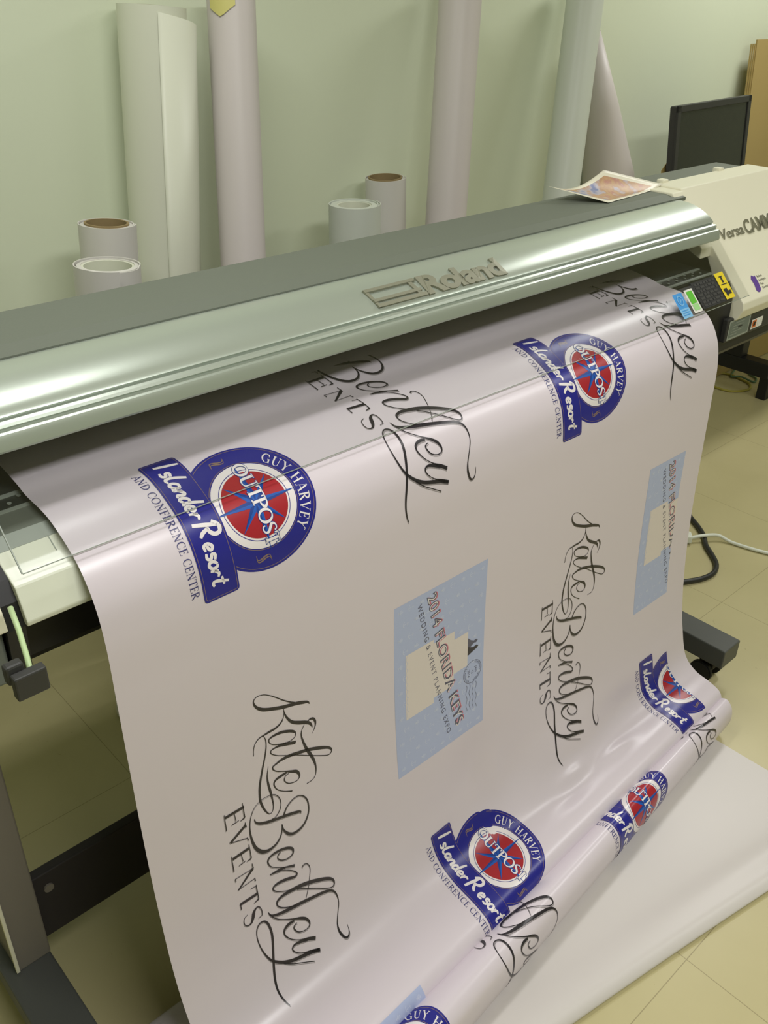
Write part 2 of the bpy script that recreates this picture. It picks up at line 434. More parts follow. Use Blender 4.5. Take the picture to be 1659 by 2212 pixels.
# stand: legs, feet, casters, crossbar
def leg(x0, x1):
    b = bmesh.new(); box(b, x0, x1, 1.088, 1.165, 0.13, 0.852, .003)
    l = obj('leg', b, m_stand, pr)
    b = bmesh.new(); box(b, x0 - .003, x0 + .003, 1.083, 1.089, 0.135, 0.85, .001); obj('leg_edge_strip', b, m_cream, l)
    return l
def foot(x0, x1):
    b = bmesh.new(); box(b, x0, x1, 0.724, 1.42, 0.075, 0.131, .003)
    f = obj('foot', b, m_foot, pr)
    for yy in (0.768, 1.36):
        b = bmesh.new()
        cx = (x0 + x1) / 2
        for sx in (-.026, .026): cyl_x(b, (cx + sx, yy + .012, .031), .031, .016, 20, .003)
        cyl_x(b, (cx, yy + .012, .031), .006, .05, 10); box(b, cx - .014, cx + .014, yy - .012, yy + .02, .035, .078, .004)
        obj('caster', b, m_rubber, f)
    return f
leg(0.194, 0.253); leg(1.895, 1.958)
foot(0.172, 0.252); foot(1.889, 1.967)
b = bmesh.new(); box(b, 0.252, 1.896, 1.105, 1.125, 0.148, 0.297, .002)
cb = obj('crossbar', b, m_bar, pr)
b = bmesh.new(); cyl_x(b, (0.279, 1.1035, 0.262), .0085, .004, 16, axis='Y'); obj('crossbar_screw', b, m_stand, cb)

# raised lettering
def text_mesh(s, size, offset=0.0, extrude=0.0, shear=0.0, xs=1.0, spacing=1.0):
    c = bpy.data.curves.new('t', 'FONT'); c.body = s; c.size = size; c.offset = offset; c.extrude = extrude
    c.shear = shear; c.space_character = spacing; c.resolution_u = 4
    o = bpy.data.objects.new('t', c); COL.objects.link(o)
    bpy.context.view_layer.update()
    dg = bpy.context.evaluated_depsgraph_get()
    me = bpy.data.meshes.new_from_object(o.evaluated_get(dg))
    bm = bmesh.new(); bm.from_mesh(me)
    bpy.data.objects.remove(o); bpy.data.curves.remove(c); bpy.data.meshes.remove(me)
    for v in bm.verts: v.co.x *= xs
    return bm
def cover_pt(x, h, lift):
    """h: metres up the silver slope from its lower edge"""
    P = [(1.0135, 1.1490), (1.024, 1.1572), (1.036, 1.1638), (1.050, 1.1700), (1.066, 1.1750), (1.082, 1.1780)]
    k = 0; hh = h
    while k < 4:
        L = math.dist(P[k], P[k + 1])
        if hh <= L: break
        hh -= L; k += 1
    d = Vector((0, P[k + 1][0] - P[k][0], P[k + 1][1] - P[k][1])).normalized()
    n = Vector((0, -d.z, d.y))
    return Vector((x, P[k][0], P[k][1])) + d * hh + n * lift
def on_cover(bm, x0, h0, ang=0):
    for v in bm.verts:
        v.co = cover_pt(x0 + v.co.x, h0 + v.co.y, .0005 + v.co.z)
b = text_mesh('Roland', .058, offset=.0022, extrude=.0035, xs=.98, spacing=.92)
xm = max(v.co.x for v in b.verts)
ym = max(v.co.y for v in b.verts)
for v in b.verts: v.co.x *= .198 / xm; v.co.y *= .040 / ym
on_cover(b, 1.046, .0075)
obj('maker_badge', b, m_badge, pr)
b = bmesh.new()
for (xa, xb, ya, yb) in ((0, .109, 0, .0065), (0, .109, .0335, .040), (0, .0065, 0, .040), (.092, .1005, 0.006, .040), (0, .104, .0105, .0165)):
    n = 8; t2 = bmesh.new()
    box(t2, xa, xb, ya, yb, -.0035, .0035)
    merge(b, t2)
for v in b.verts: v.co.x += v.co.y * -0.10
on_cover(b, 0.938, .0065)
obj('maker_emblem', b, m_badge, pr)
# model name on the right end cover's slope
nrm = Vector((0, -(1.1935 - .973), (1.134 - .926))).normalized()
upv = Vector((0, (1.134 - .926), (1.1935 - .973))).normalized()
def on_cap(bm, x0, up0):
    o0 = Vector((0, .926, .973))
    for v in bm.verts: v.co = Vector((x0 + v.co.x, 0, 0)) + o0 + upv * (up0 + v.co.y) + nrm * (.0006 + v.co.z)
b = text_mesh('Versa', .036, offset=.0006, extrude=.0016, shear=.25, xs=.9)
b2 = text_mesh('CAMM', .050, offset=.0012, extrude=.0016, shear=.25, xs=.92)
w = max(v.co.x for v in b.verts)
for v in b.verts: v.co.x *= .110 / w
for v in b2.verts: v.co.x += .113; v.co.y -= .003
merge(b, b2)
on_cap(b, 2.030, .158)
obj('model_badge', b, m_badge2, pr)
b = bmesh.new()
pts = [(0, .01), (.006, .030), (.003, .05), (.014, .062), (.026, .055), (.034, .058), (.035, .03), (.030, .008), (.016, .0), (.006, .002)]
f = b.faces.new([b.verts.new((x, y, 0)) for x, y in pts])
bmesh.ops.triangulate(b, faces=b.faces)
for k, s_ in enumerate(('Roland', 'Intelligent', 'Pass', 'Control')):
    t2 = text_mesh(s_, .0115)
    for v in t2.verts: v.co.x += .042; v.co.y += .048 - k * .0135
    for fc in t2.faces: fc.material_index = 1
    merge(b, t2)
for v in b.verts: v.co.x *= .72; v.co.y *= .72
on_cap(b, 2.062, .012)
obj('swatch_label', b, [m_purple, m_black], pr)

# ------------------------------------------------------------------ lettering outlines, 0.1 mm: x along the reading direction, y up, stroke width
KATE = [[742,1269,12,688,1235,34,653,1164,54,590,1012,62,520,780,64,436,578,57,357,425,57,272,332,45,183,282,31,110,278,20,70,328,15,83,427,13,148,533,14,263,661,16,393,789,19,490,900,21,559,990,26],[547,784,9,643,792,21,770,838,36,893,918,50,978,1033,63,1052,1162,61,1118,1244,49,1192,1283,27,1232,1289,10],[1058,1205,12,1046,1262,37,1074,1322,42,1161,1357,37,1254,1342,20,1354,1284,5],[639,785,9,725,764,16,792,712,31,831,615,40,832,498,42,835,395,30,844,302,21,908,228,16,1008,193,14,1113,183,14],[843,388,9,943,419,16,1077,416,21,1241,380,26,1398,330,31,1579,276,35,1742,234,40,1884,215,40,2051,213,41,2222,252,36,2354,308,24,2408,356,17,2383,404,15,2295,430,19,2162,427,29,1993,410,41,1821,387,38,1649,381,24,1470,419,5],[1152,971,15,1100,938,41,1041,858,48,977,720,52,953,593,45,960,505,33,989,473,23,1056,490,16,1122,554,14,1189,679,21,1230,783,31],[1152,971,15,1213,948,15,1238,867,17,1230,783,19],[1328,957,61,1278,839,58,1230,723,53,1202,630,40,1197,524,26,1223,486,21,1279,505,17,1361,592,14,1438,705,15,1576,937,15,1739,1174,15,1900,1418,18,1976,1556,18,1968,1623,21,1912,1640,31,1834,1580,46,1741,1430,61,1627,1183,63,1568,1000,62,1515,819,61,1499,675,51,1516,566,36,1536,499,29,1598,505,22,1677,575,17,1758,700,17,1837,815,44,1907,921,55,2007,972,40,2075,955,20,2097,890,17,2055,769,17,1984,703,20,1918,682,20,1861,715,17,1851,777,15],[1809,744,37,1808,635,54,1820,537,44,1866,490,29,1950,499,22,2043,550,17,2146,661,15,2241,806,27],[1086,1141,10,1172,1086,17,1266,1072,25,1411,1099,37,1605,1159,53,1784,1234,53,1949,1285,41,2092,1301,26,2212,1281,15,2276,1216,15,2281,1094,15],[2763,541,12,2876,529,22,2981,488,27,3067,402,37,3098,298,49,3085,189,61,3010,90,63,2872,13,53,2710,-25,41,2540,-40,31,2388,-31,21,2234,8,14,2097,90,9,2036,215,10,2034,334,10,2077,461,11,2188,546,15,2332,573,17,2451,535,15,2534,445,12,2534,371,17],[2765,543,15,2899,561,30,3026,633,50,3094,727,51,3098,855,48,3041,966,38,2932,1044,31,2808,1081,26,2641,1076,26,2512,1025,23,2429,944,18,2402,846,18,2436,741,20,2499,659,25,2602,597,32],[2313,63,12,2392,82,26,2470,162,43,2545,321,54,2611,534,54,2664,703,55,2719,849,53,2749,909,38,2786,924,18],[3290,446,17,3318,392,20,3375,377,20,3450,423,20,3506,516,20,3513,617,23,3472,673,30,3389,672,43,3312,595,48,3258,476,50,3235,353,45,3241,253,37,3280,198,32,3341,189,27,3436,224,17,3528,310,12,3616,423,17,3671,516,30,3749,666,48],[3598,186,17,3614,296,42,3639,419,50,3666,491,38],[3621,270,12,3686,437,13,3790,575,15,3891,663,20,3953,682,30,3972,623,46,3921,502,55,3877,355,55,3872,241,40,3907,197,27,3960,213,20,4039,289,15,4122,415,15,4177,522,25],[4244,628,20,4297,725,18,4457,965,15,4607,1184,16,4657,1300,18,4626,1352,26,4554,1349,39,4475,1280,52,4382,1116,63,4282,889,67,4216,673,71,4181,482,63,4169,342,52,4192,248,42,4234,214,30,4299,227,22,4370,291,15,4445,406,17,4509,552,30],[3893,794,20,3864,839,18,3889,901,15,3974,941,15,4082,937,15,4285,875,10,4409,818,10,4503,760,8],[4279,28,10,4361,62,27,4419,153,42,4464,299,55,4501,487,63,4538,679,58,4596,938,54,4645,1134,49,4704,1262,39,4787,1328,31,4899,1351,23,5015,1339,16,5119,1294,13,5222,1247,15,5343,1200,23,5463,1185,38,5562,1201,42,5649,1240,36,5663,1298,25,5604,1354,16,5480,1374,5],[4289,32,12,4416,90,17,4524,183,15,4622,318,15,4708,456,25,4776,573,44,4850,662,47,4945,707,35,5010,685,20,5031,606,17,5001,505,17,4943,439,22,4863,405,25,4822,422,17,4804,486,15],[4736,449,37,4728,333,51,4756,247,41,4810,214,31,4887,228,24,5002,306,15,5100,415,15,5165,506,37,5217,601,57,5295,730,59],[5220,587,49,5161,440,49,5136,339,37,5158,281,27,5212,273,22,5300,336,14,5383,445,17,5454,584,47,5529,734,57],[5529,734,57,5469,579,58,5416,394,61,5362,211,59,5278,52,54,5180,-64,48,5084,-143,38,4932,-207,29,4752,-250,21,4569,-263,19,4431,-234,19,4364,-164,22,4377,-80,29,4464,-22,39,4619,2,43,4767,-13,45,4988,-71,43,5208,-130,43,5423,-185,41,5584,-212,36,5709,-213,31,5824,-192,24,5914,-161,12],[5632,561,15,5515,358,14,5419,193,16,5294,47,24]]
EVENTS = [[1937,-421,50,1948,-83,51],[1873,-430,9,2195,-428,18],[1859,-101,9,2161,-93,19],[2161,-93,35,2177,-175,7],[1951,-260,9,2120,-248,12],[2148,-200,14,2150,-326,14],[2316,-95,54,2470,-399,46],[2473,-399,12,2588,-91,12],[2259,-102,12,2371,-91,17],[2570,-98,12,2650,-87,12],[2806,-407,52,2799,-102,53],[2737,-420,9,3057,-418,19],[2721,-91,10,3024,-87,19],[3024,-87,36,3030,-171,7],[2806,-250,9,2979,-234,12],[3001,-196,14,3010,-315,14],[3135,-91,10,3242,-83,19],[3238,-89,55,3466,-400,28],[3216,-412,9,3236,-100,10],[3210,-419,12,3276,-416,14],[3460,-399,9,3456,-87,10],[3442,-87,12,3520,-82,15],[3599,-86,15,3906,-83,19],[3621,-83,10,3605,-184,10],[3906,-83,36,3928,-179,7],[3786,-81,53,3768,-411,52],[3748,-416,12,3879,-411,17],[4248,-76,12,4259,-156,7],[4247,-81,12,4158,-74,15,4069,-101,17,4042,-151,27,4089,-212,55,4172,-244,58,4244,-289,38,4260,-353,19,4218,-406,14,4143,-415,12,4081,-391,12,4053,-325,7]]

# ------------------------------------------------------------------ banner sheet (X across, t down the length)
HANG = [(1.16, 1.058), (1.10, 1.053), (1.04, 1.044), (1.016, 1.038), (.96, 1.033), (.922, 1.018), (.888, .995), (.862, .955), (.850, .905), (.846, .82), (.842, .70), (.838, .60), (.832, .50), (.820, .38)]
ENDR = [(.806, .29), (.793, .232), (.768, .16), (.737, .135), (.69, .124), (.664, .112), (.657, .090), (.672, .070), (.72, .062), (.80, .075), (.855, .088), (.880, .065), (.855, .030), (.80, .022), (.73, .030), (.692, .052), (.668, .090), (.645, .103), (.628, .088), (.622, .05), (.634, .018), (.66, .012), (.70, .014)]
ENDL = [(.806, .29), (.786, .220), (.752, .155), (.710, .132), (.632, .124), (.602, .112), (.590, .088), (.606, .066), (.66, .060), (.79, .070), (.875, .078), (.905, .060), (.875, .030), (.79, .022), (.67, .030), (.62, .060), (.580, .104), (.545, .116), (.515, .098), (.505, .055), (.517, .018), (.55, .012), (.60, .014)]
DXL = [0, 0, 0, 0, 0, 0, 0, -.02, -.06, -.10, -.12, -.12, -.12, -.10, -.06, -.02, 0, 0, 0, 0, 0, 0, 0]
BX0, BX1 = 0.345, 1.765
def crc(P, n=14):
    """centripetal Catmull-Rom"""
    P = [Vector(p) for p in P]; Q = [2 * P[0] - P[1]] + P + [2 * P[-1] - P[-2]]; o = []
    for i in range(1, len(Q) - 2):
        p0, p1, p2, p3 = Q[i - 1:i + 3]
        t1 = (p1 - p0).length ** .5; t2 = t1 + (p2 - p1).length ** .5; t3 = t2 + (p3 - p2).length ** .5
        for k in range(n):
            t = t1 + (t2 - t1) * k / n
            A1 = p0 * ((t1 - t) / t1) + p1 * (t / t1)
            A2 = p1 * ((t2 - t) / (t2 - t1)) + p2 * ((t - t1) / (t2 - t1))
            A3 = p2 * ((t3 - t) / (t3 - t2)) + p3 * ((t - t2) / (t3 - t2))
            B1 = A1 * ((t2 - t) / t2) + A2 * (t / t2)
            B2 = A2 * ((t3 - t) / (t3 - t1)) + A3 * ((t - t1) / (t3 - t1))
            o.append(B1 * ((t2 - t) / (t2 - t1)) + B2 * ((t - t1) / (t2 - t1)))
    o.append(P[-1]); return o
nh = len(HANG)
LP = crc([(BX0, y, z) for y, z in HANG] + [(BX0 + dx, y, z) for (y, z), dx in zip(ENDL, DXL)])
RP = crc([(BX1, y, z) for y, z in HANG] + [(BX1, y, z) for y, z in ENDR])
arc = [0.0]
for i in range(1, len(LP)):
    dl = (LP[i].yz - LP[i - 1].yz).length; dr = (RP[i].yz - RP[i - 1].yz).length
    arc.append(arc[-1] + (dl + dr) / 2)
T0 = arc[14]
DT = 0.0045
NT = int(arc[-1] / DT)
LS, RS = [], []
k = 0
for i in range(NT + 1):
    t = i * DT
    while k < len(arc) - 2 and arc[k + 1] < t: k += 1
    f = (t - arc[k]) / (arc[k + 1] - arc[k])
    LS.append(LP[k].lerp(LP[k + 1], f)); RS.append(RP[k].lerp(RP[k + 1], f))
def dent(x, t):
    t -= T0
    """soft buckles where the film meets the floor"""
    d = 0.0
    for cx, ct, a, wx, wt in ((1.06, 1.00, .007, .022, .06), (1.10, 1.04, -.004, .03, .05), (1.27, 1.125, .007, .035, .022), (1.22, 1.15, -.004, .04, .02), (1.40, 1.145, .004, .05, .018),(1.30, 1.06, .010, .10, .06), (1.02, .985, -.008, .07, .09), (1.12, 1.09, .007, .09, .05), (1.52, 1.10, -.006, .12, .05), (.80, 1.12, .004, .16, .05)):
        d += a * math.exp(-((x - cx) / wx) ** 2 - ((t - ct) / wt) ** 2)
    return d * 1.4
def surf(x, t):
    i = min(max(t / DT, 0), NT - 1e-6); k = int(i); f = i - k
    s = (x - BX0) / (BX1 - BX0)
    a = LS[k].lerp(RS[k], s); c = LS[k + 1].lerp(RS[k + 1], s)
    return a.lerp(c, f)
def nrm_at(x, t):
    e = DT
    dt_ = surf(x, t + e) - surf(x, t - e); dx_ = surf(x + .01, t) - surf(x - .01, t)
    n = -dx_.cross(dt_); n.normalize(); return n
def sheet(x, t, off=0.0):
    n = nrm_at(x, t)
    return surf(x, t) + n * (off + dent(x, t))
banner = thing('printed_banner', 'glossy white printed banner hanging from the printer and folded over on the floor', 'banner', (1.05, 0.85, 0))
b = bmesh.new()
NX = 48
rows = []
for i in range(NT + 1):
    rows.append([b.verts.new(sheet(BX0 + (BX1 - BX0) * j / NX, i * DT)) for j in range(NX + 1)])
for i in range(NT):
    for j in range(NX): b.faces.new((rows[i][j], rows[i + 1][j], rows[i + 1][j + 1], rows[i][j + 1]))
o = obj('sheet', b, [m_vinyl], banner, True)

# ------------------------------------------------------------------ printed artwork
class Art:
    """flat artwork, x = reading direction, y = up, z = ink layer"""
    def __init__(s): s.bm = bmesh.new(); s.mats = []
    def mi(s, m):
        if m not in s.mats: s.mats.append(m)
        return s.mats.index(m)
    def face(s, pts, m, lay=0):
        f = s.bm.faces.new([s.bm.verts.new((x, y, lay)) for x, y in pts]); f.material_index = s.mi(m)
    def stroke(s, P, m, lay=0, n=1, f=None, closed=False):
        """P = (x, y, width)"""
        if len(P) > 2 and n > 1: P = [tuple(v) for v in crom(P, n)]
        L, R = [], []
        N = len(P)
        for i in range(N):
            a = P[max(0, i - 1)]; c = P[min(N - 1, i + 1)]
            dx, dy = c[0] - a[0], c[1] - a[1]; l = math.hypot(dx, dy) or 1
            w = max(P[i][2], 1e-5) / 2
            L.append((P[i][0] - dy / l * w, P[i][1] + dx / l * w)); R.append((P[i][0] + dy / l * w, P[i][1] - dx / l * w))
        g = f or (lambda p: p)
        LV = [s.bm.verts.new((*g(p), lay)) for p in L]; RV = [s.bm.verts.new((*g(p), lay)) for p in R]
        k = s.mi(m)
        for i in range(N - 1):
            try: s.bm.faces.new((RV[i], RV[i + 1], LV[i + 1], LV[i])).material_index = k
            except ValueError: pass
    def ring(s, cx, cy, r0, r1, m, lay=0, a0=0, a1=2 * PI, n=72):
        k = s.mi(m); prev = None
        for i in range(n + 1):
            a = a0 + (a1 - a0) * i / n
            p = [s.bm.verts.new((cx + r * math.cos(a), cy + r * math.sin(a), lay)) for r in (r0, r1)]
            if prev: s.bm.faces.new((prev[0], prev[1], p[1], p[0])).material_index = k
            prev = p
    def disc(s, cx, cy, r, m, lay=0, n=72):
        f = s.bm.faces.new([s.bm.verts.new((cx + r * math.cos(2 * PI * i / n), cy + r * math.sin(2 * PI * i / n), lay)) for i in range(n)])
        f.material_index = s.mi(m)
    def place(s, name, s0, t0, smax=None, tmin=0.02, label=None):
        bm = s.bm.copy()
        for v in bm.verts:
            x, y, z = v.co; v.co = (s0 + y, T0 + t0 + x, z)
        if smax is not None:
            bmesh.ops.bisect_plane(bm, geom=bm.verts[:] + bm.edges[:] + bm.faces[:], plane_co=(smax, 0, 0), plane_no=(1, 0, 0), clear_outer=True)
        tm = (NT - 1) * DT; tmin += T0
        bmesh.ops.bisect_plane(bm, geom=bm.verts[:] + bm.edges[:] + bm.faces[:], plane_co=(0, tmin, 0), plane_no=(0, 1, 0), clear_inner=True)
        bmesh.ops.bisect_plane(bm, geom=bm.verts[:] + bm.edges[:] + bm.faces[:], plane_co=(0, tm, 0), plane_no=(0, 1, 0), clear_outer=True)
        if not bm.verts: bm.free(); return None
        ta = min(v.co.y for v in bm.verts); tb = max(v.co.y for v in bm.verts)
        k = int(ta / DT) + 1
        while k * DT < tb:
            bmesh.ops.bisect_plane(bm, geom=bm.verts[:] + bm.edges[:] + bm.faces[:], dist=1e-7, plane_co=(0, k * DT, 0), plane_no=(0, 1, 0))
            k += 1
        sa = min(v.co.x for v in bm.verts); sb = max(v.co.x for v in bm.verts)
        ws = (BX1 - BX0) / NX; k = int(sa / ws) + 1
        while k * ws < sb:
            bmesh.ops.bisect_plane(bm, geom=bm.verts[:] + bm.edges[:] + bm.faces[:], dist=1e-7, plane_co=(k * ws, 0, 0), plane_no=(1, 0, 0))
            k += 1
        for v in bm.verts:
            x, t, z = v.co
            v.co = sheet(BX0 + x, t, .00022 + z * .00016)
        o = obj(name, bm, s.mats, banner, True)
        if label: o['label'] = label
        return o

# --- script wordmark
U = 1e-4
def tri(L): return [(L[i] * U, L[i + 1] * U, L[i + 2] * U) for i in range(0, len(L), 3)]
A_SCRIPT = Art()
for i, L in enumerate(KATE):
    P = tri(L)
    A_SCRIPT.stroke(P, m_ink, 1.5, n=5)
    if i >= 10: A_SCRIPT.stroke([(x + .0026, y - .0002, w * .95) for x, y, w in P], m_inkgrey, 0, n=5)
for L in EVENTS:
    P = tri(L)
    A_SCRIPT.stroke(P, m_ink, 1.5, n=5)
    A_SCRIPT.stroke([(x + .0014, y - .0012, w) for x, y, w in P], m_inkgrey, 0, n=5)

# --- roman capitals drawn as thick and thin strokes, cap height 1
TK, TN, SF = .155, .055, .05
def sf(x, y, l=.30): return [(x - l / 2, y, SF), (x + l / 2, y, SF)]
def arcs(cx, cy, rx, ry, a0, a1, thick=TK, thin=TN, n=16, ph=0):
    o = []
    for i in range(n + 1):
        a = math.radians(a0 + (a1 - a0) * i / n)
        o.append((cx + rx * math.cos(a), cy + ry * math.sin(a), thin + (thick - thin) * abs(math.cos(a + ph)) ** 1.5))
    return o
def ln(x0, y0, x1, y1, w): return [(x0, y0, w), (x1, y1, w)]
GL = {
 'A': (.84, [ln(.08, 0, .42, 1, TN), ln(.38, 1.02, .76, 0, TK), ln(.2, .36, .62, .36, TN), sf(.08, .02, .26), sf(.76, .02, .32)]),
 'C': (.84, [arcs(.48, .5, .38, .48, 48, 312), ln(.74, .66, .74, .96, TN), ln(.74, .30, .74, .16, TN)]),
 'D': (.92, [ln(.2, 0, .2, 1, TK), arcs(.2, .5, .6, .47, 90, -90), sf(.2, .02), sf(.2, .98)]),
 'E': (.72, [ln(.2, 0, .2, 1, TK), ln(.05, .975, .64, .975, SF), ln(.05, .025, .66, .025, SF), ln(.2, .52, .5, .52, SF), ln(.62, .99, .62, .78, TN), ln(.64, .0, .67, .24, TN), ln(.5, .62, .5, .42, TN)]),
 'F': (.66, [ln(.2, 0, .2, 1, TK), ln(.05, .975, .62, .975, SF), ln(.2, .5, .48, .5, SF), ln(.6, .99, .6, .76, TN), sf(.2, .02, .34), ln(.48, .6, .48, .4, TN)]),
 'G': (.94, [arcs(.48, .5, .38, .48, 50, 320), ln(.76, .02, .76, .42, TK), sf(.76, .42, .3), ln(.74, .68, .74, .96, TN)]),
 'H': (.98, [ln(.2, 0, .2, 1, TK), ln(.76, 0, .76, 1, TK), ln(.2, .52, .76, .52, TN), sf(.2, .02), sf(.2, .98), sf(.76, .02), sf(.76, .98)]),
 'N': (.98, [ln(.2, 0, .2, 1, TN), ln(.16, 1, .78, 0, TK), ln(.78, 0, .78, 1, TN), sf(.2, .02, .26), sf(.15, .98, .22), sf(.78, .98, .26)]),
 'O': (.96, [arcs(.47, .5, .40, .47, 0, 360, n=28)]),
 'P': (.74, [ln(.2, 0, .2, 1, TK), arcs(.2, .74, .45, .24, 90, -90), sf(.2, .02, .34), sf(.12, .98, .2)]),
 'R': (.86, [ln(.2, 0, .2, 1, TK), arcs(.2, .75, .42, .23, 90, -90), ln(.36, .52, .8, .0, TK), sf(.2, .02), sf(.12, .98, .2)]),
 'S': (.66, [[(.54, .80, TN), (.48, .94, TN), (.32, .98, TN), (.14, .88, .09), (.12, .70, TK), (.32, .53, TK), (.52, .36, TK), (.52, .14, .1), (.34, .02, TN), (.16, .04, TN), (.10, .22, TN)]]),
 'T': (.76, [ln(.38, 0, .38, 1, TK), ln(.03, .975, .73, .975, SF), ln(.05, .99, .04, .76, TN), ln(.71, .99, .72, .76, TN), sf(.38, .02, .32)]),
 'U': (.94, [[(.2, 1, TK), (.2, .35, TK), (.24, .12, .13), (.46, .02, TN), (.68, .12, TN), (.72, .35, TN), (.72, 1, TN)], sf(.2, .98), sf(.72, .98, .24)]),
 'V': (.86, [ln(.12, 1, .44, 0, TK), ln(.42, 0, .76, 1, TN), sf(.12, .98), sf(.76, .98, .24)]),
 'Y': (.84, [ln(.12, 1, .42, .46, TK), ln(.42, .46, .72, 1, TN), ln(.42, .5, .42, 0, TK), sf(.12, .98), sf(.72, .98, .24), sf(.42, .02)]),
 ' ': (.42, [])}
def roman(art, text, h, m, lay, f, track=.06, grow=0.0, xs=1.0):
    """f maps (advance, y) in metres to artwork coordinates"""
    x = 0
    for ch in text:
        w, S = GL[ch]
        for st_ in S:
            P = [((x + a) * h * xs, b_ * h, ww * h + grow) for a, b_, ww in st_]
            nn = 3 if ch == 'S' or (ch == 'U' and len(st_) > 2) else 1
            if len(P) == 2:
                (xa, ya, wa), (xb, yb, wb) = P
                l = math.hypot(xb - xa, yb - ya) or 1; e = grow / 2
                ux, uy = (xb - xa) / l * e, (yb - ya) / l * e
                P = [(xa - ux + (xb - xa + 2 * ux) * i / 3, ya - uy + (yb - ya + 2 * uy) * i / 3, wa) for i in range(4)]
            art.stroke(P, m, lay, n=nn, f=f)
        x += w + track
    return x * h * xs
def rwidth(text, h, track=.06, xs=1.0): return (sum(GL[c][0] + track for c in text) - track) * h * xs

# --- round emblem with ribbon
A_EMB = Art()
R0 = .0945
A_EMB.disc(0, 0, R0, m_navy, 0)
A_EMB.ring(0, 0, R0 - .0042, R0 - .0034, m_gold, 1)
A_EMB.ring(0, 0, .0640, .0648, m_gold, 1)
A_EMB.disc(0, 0, .0625, m_white, 1)
A_EMB.ring(0, 0, .0512, .0522, m_navy, 2)
A_EMB.disc(0, 0, .0485, m_red, 2)
for k in range(8):
    a = k * PI / 4
    r = .067 if k % 2 == 0 else .049
    w = .0125
    tip = (r * math.cos(a), r * math.sin(a))
    for sgn, mm in ((1, m_blue), (-1, m_blue2)):
        q = (w * math.cos(a + sgn * PI / 8), w * math.sin(a + sgn * PI / 8))
        pts = [(0, 0), tip, q] if sgn > 0 else [(0, 0), q, tip]
        A_EMB.face(pts, mm, 3 if k % 2 else 3.6)
th0 = math.radians(142); RB = .0680; hg = .0168
Wg = rwidth('GUY HARVEY', hg, .10)
sc_g = (RB * math.radians(98)) / Wg
def on_ring(p):
    a = th0 - p[0] * sc_g / RB; r = RB + p[1]
    return (r * math.cos(a), r * math.sin(a))
roman(A_EMB, 'GUY HARVEY', hg, m_white, 2, on_ring, .10)
ho = .0215; Wo = rwidth('OUTPOST', ho, -.02)
for col_, lay, gr in ((m_blue2, 5, .0022), (m_white, 6, .0006)):
    roman(A_EMB, 'OUTPOST', ho, col_, lay, lambda p: (-.062 + p[0] * .124 / Wo, -.005 + p[1]), -.02, gr)
for sx, sy, fl in ((-.0765, -.018, 1), (.0775, -.014, -1)):
    for q in (0, .0032):
        A_EMB.stroke([(sx + fl * (-.006 + q), sy + .013, .0004), (sx + fl * (.001 + q), sy + .010, .0012), (sx + fl * (.001 + q), sy + .003, .0022), (sx + fl * (-.001 + q), sy - .003, .0022), (sx + fl * (-.001 + q), sy - .009, .0012), (sx + fl * (.006 + q), sy - .011, .0004)], m_gold, 2, n=4)
# ribbon
x0, x1, y0, y1 = -.119, .103, -.1115, -.0575
def rr(x0, x1, y0, y1, r, n=5):
    o = []
    for cx, cy, a in ((x1 - r, y1 - r, 0), (x0 + r, y1 - r, 90), (x0 + r, y0 + r, 180), (x1 - r, y0 + r, 270)):
        for i in range(n + 1):
            t = math.radians(a + 90 * i / n); o.append((cx + r * math.cos(t), cy + r * math.sin(t)))
    return o
A_EMB.face(rr(x0, x1, y0, y1, .005), m_navy, 4)
q = rr(x0 + .0028, x1 - .0028, y0 + .0028, y1 - .0028, .003); q.append(q[0])
A_EMB.stroke([(a, c, .0007) for a, c in q], m_gold, 5)
# brush lettering on the ribbon
BR = {'I': [[(0, 0), (.25, 1.2), (.55, 2.7)]], 's': [[(1.0, .85), (.5, 1.0), (.35, .65), (.8, .4), (.6, 0), (.1, .05)]],
      'l': [[(.75, 2.3), (.3, 1.2), (.15, .4), (.3, .02), (.75, .12)]],
      'a': [[(1.0, .9), (.5, .95), (.15, .4), (.35, 0), (.75, .3), (1.0, .95)], [(1.0, .95), (.85, .2), (1.15, .02)]],
      'n': [[(.3, .95), (.05, 0)], [(.12, .4), (.6, .95), (.85, .8), (.7, .15), (1.0, .02)]],
      'd': [[(.9, .85), (.45, .95), (.1, .4), (.3, 0), (.75, .35)], [(1.35, 2.3), (1.0, 1.2), (.78, .25), (1.05, .02)]],
      'e': [[(.15, .42), (.65, .5), (.8, .8), (.45, .98), (.1, .55), (.25, .05), (.8, .1)]],
      'r': [[(.3, .95), (.08, 0)], [(.15, .45), (.55, .9), (.95, .78)]],
      'o': [[(.5, 1), (.12, .6), (.15, .15), (.5, 0), (.85, .35), (.8, .85), (.5, 1.0)]],
      't': [[(.75, 1.9), (.35, .7), (.3, .15), (.5, 0), (.8, .12)], [(.0, 1.15), (.95, 1.3)]],
      'R': [[(.0, -.3), (.4, 1.2), (.75, 2.4)], [(.2, 1.9), (.8, 2.5), (1.5, 2.4), (1.6, 1.8), (1.2, 1.3), (.6, 1.2)], [(.8, 1.25), (1.1, .5), (1.5, .1)]]}
xx = -.106
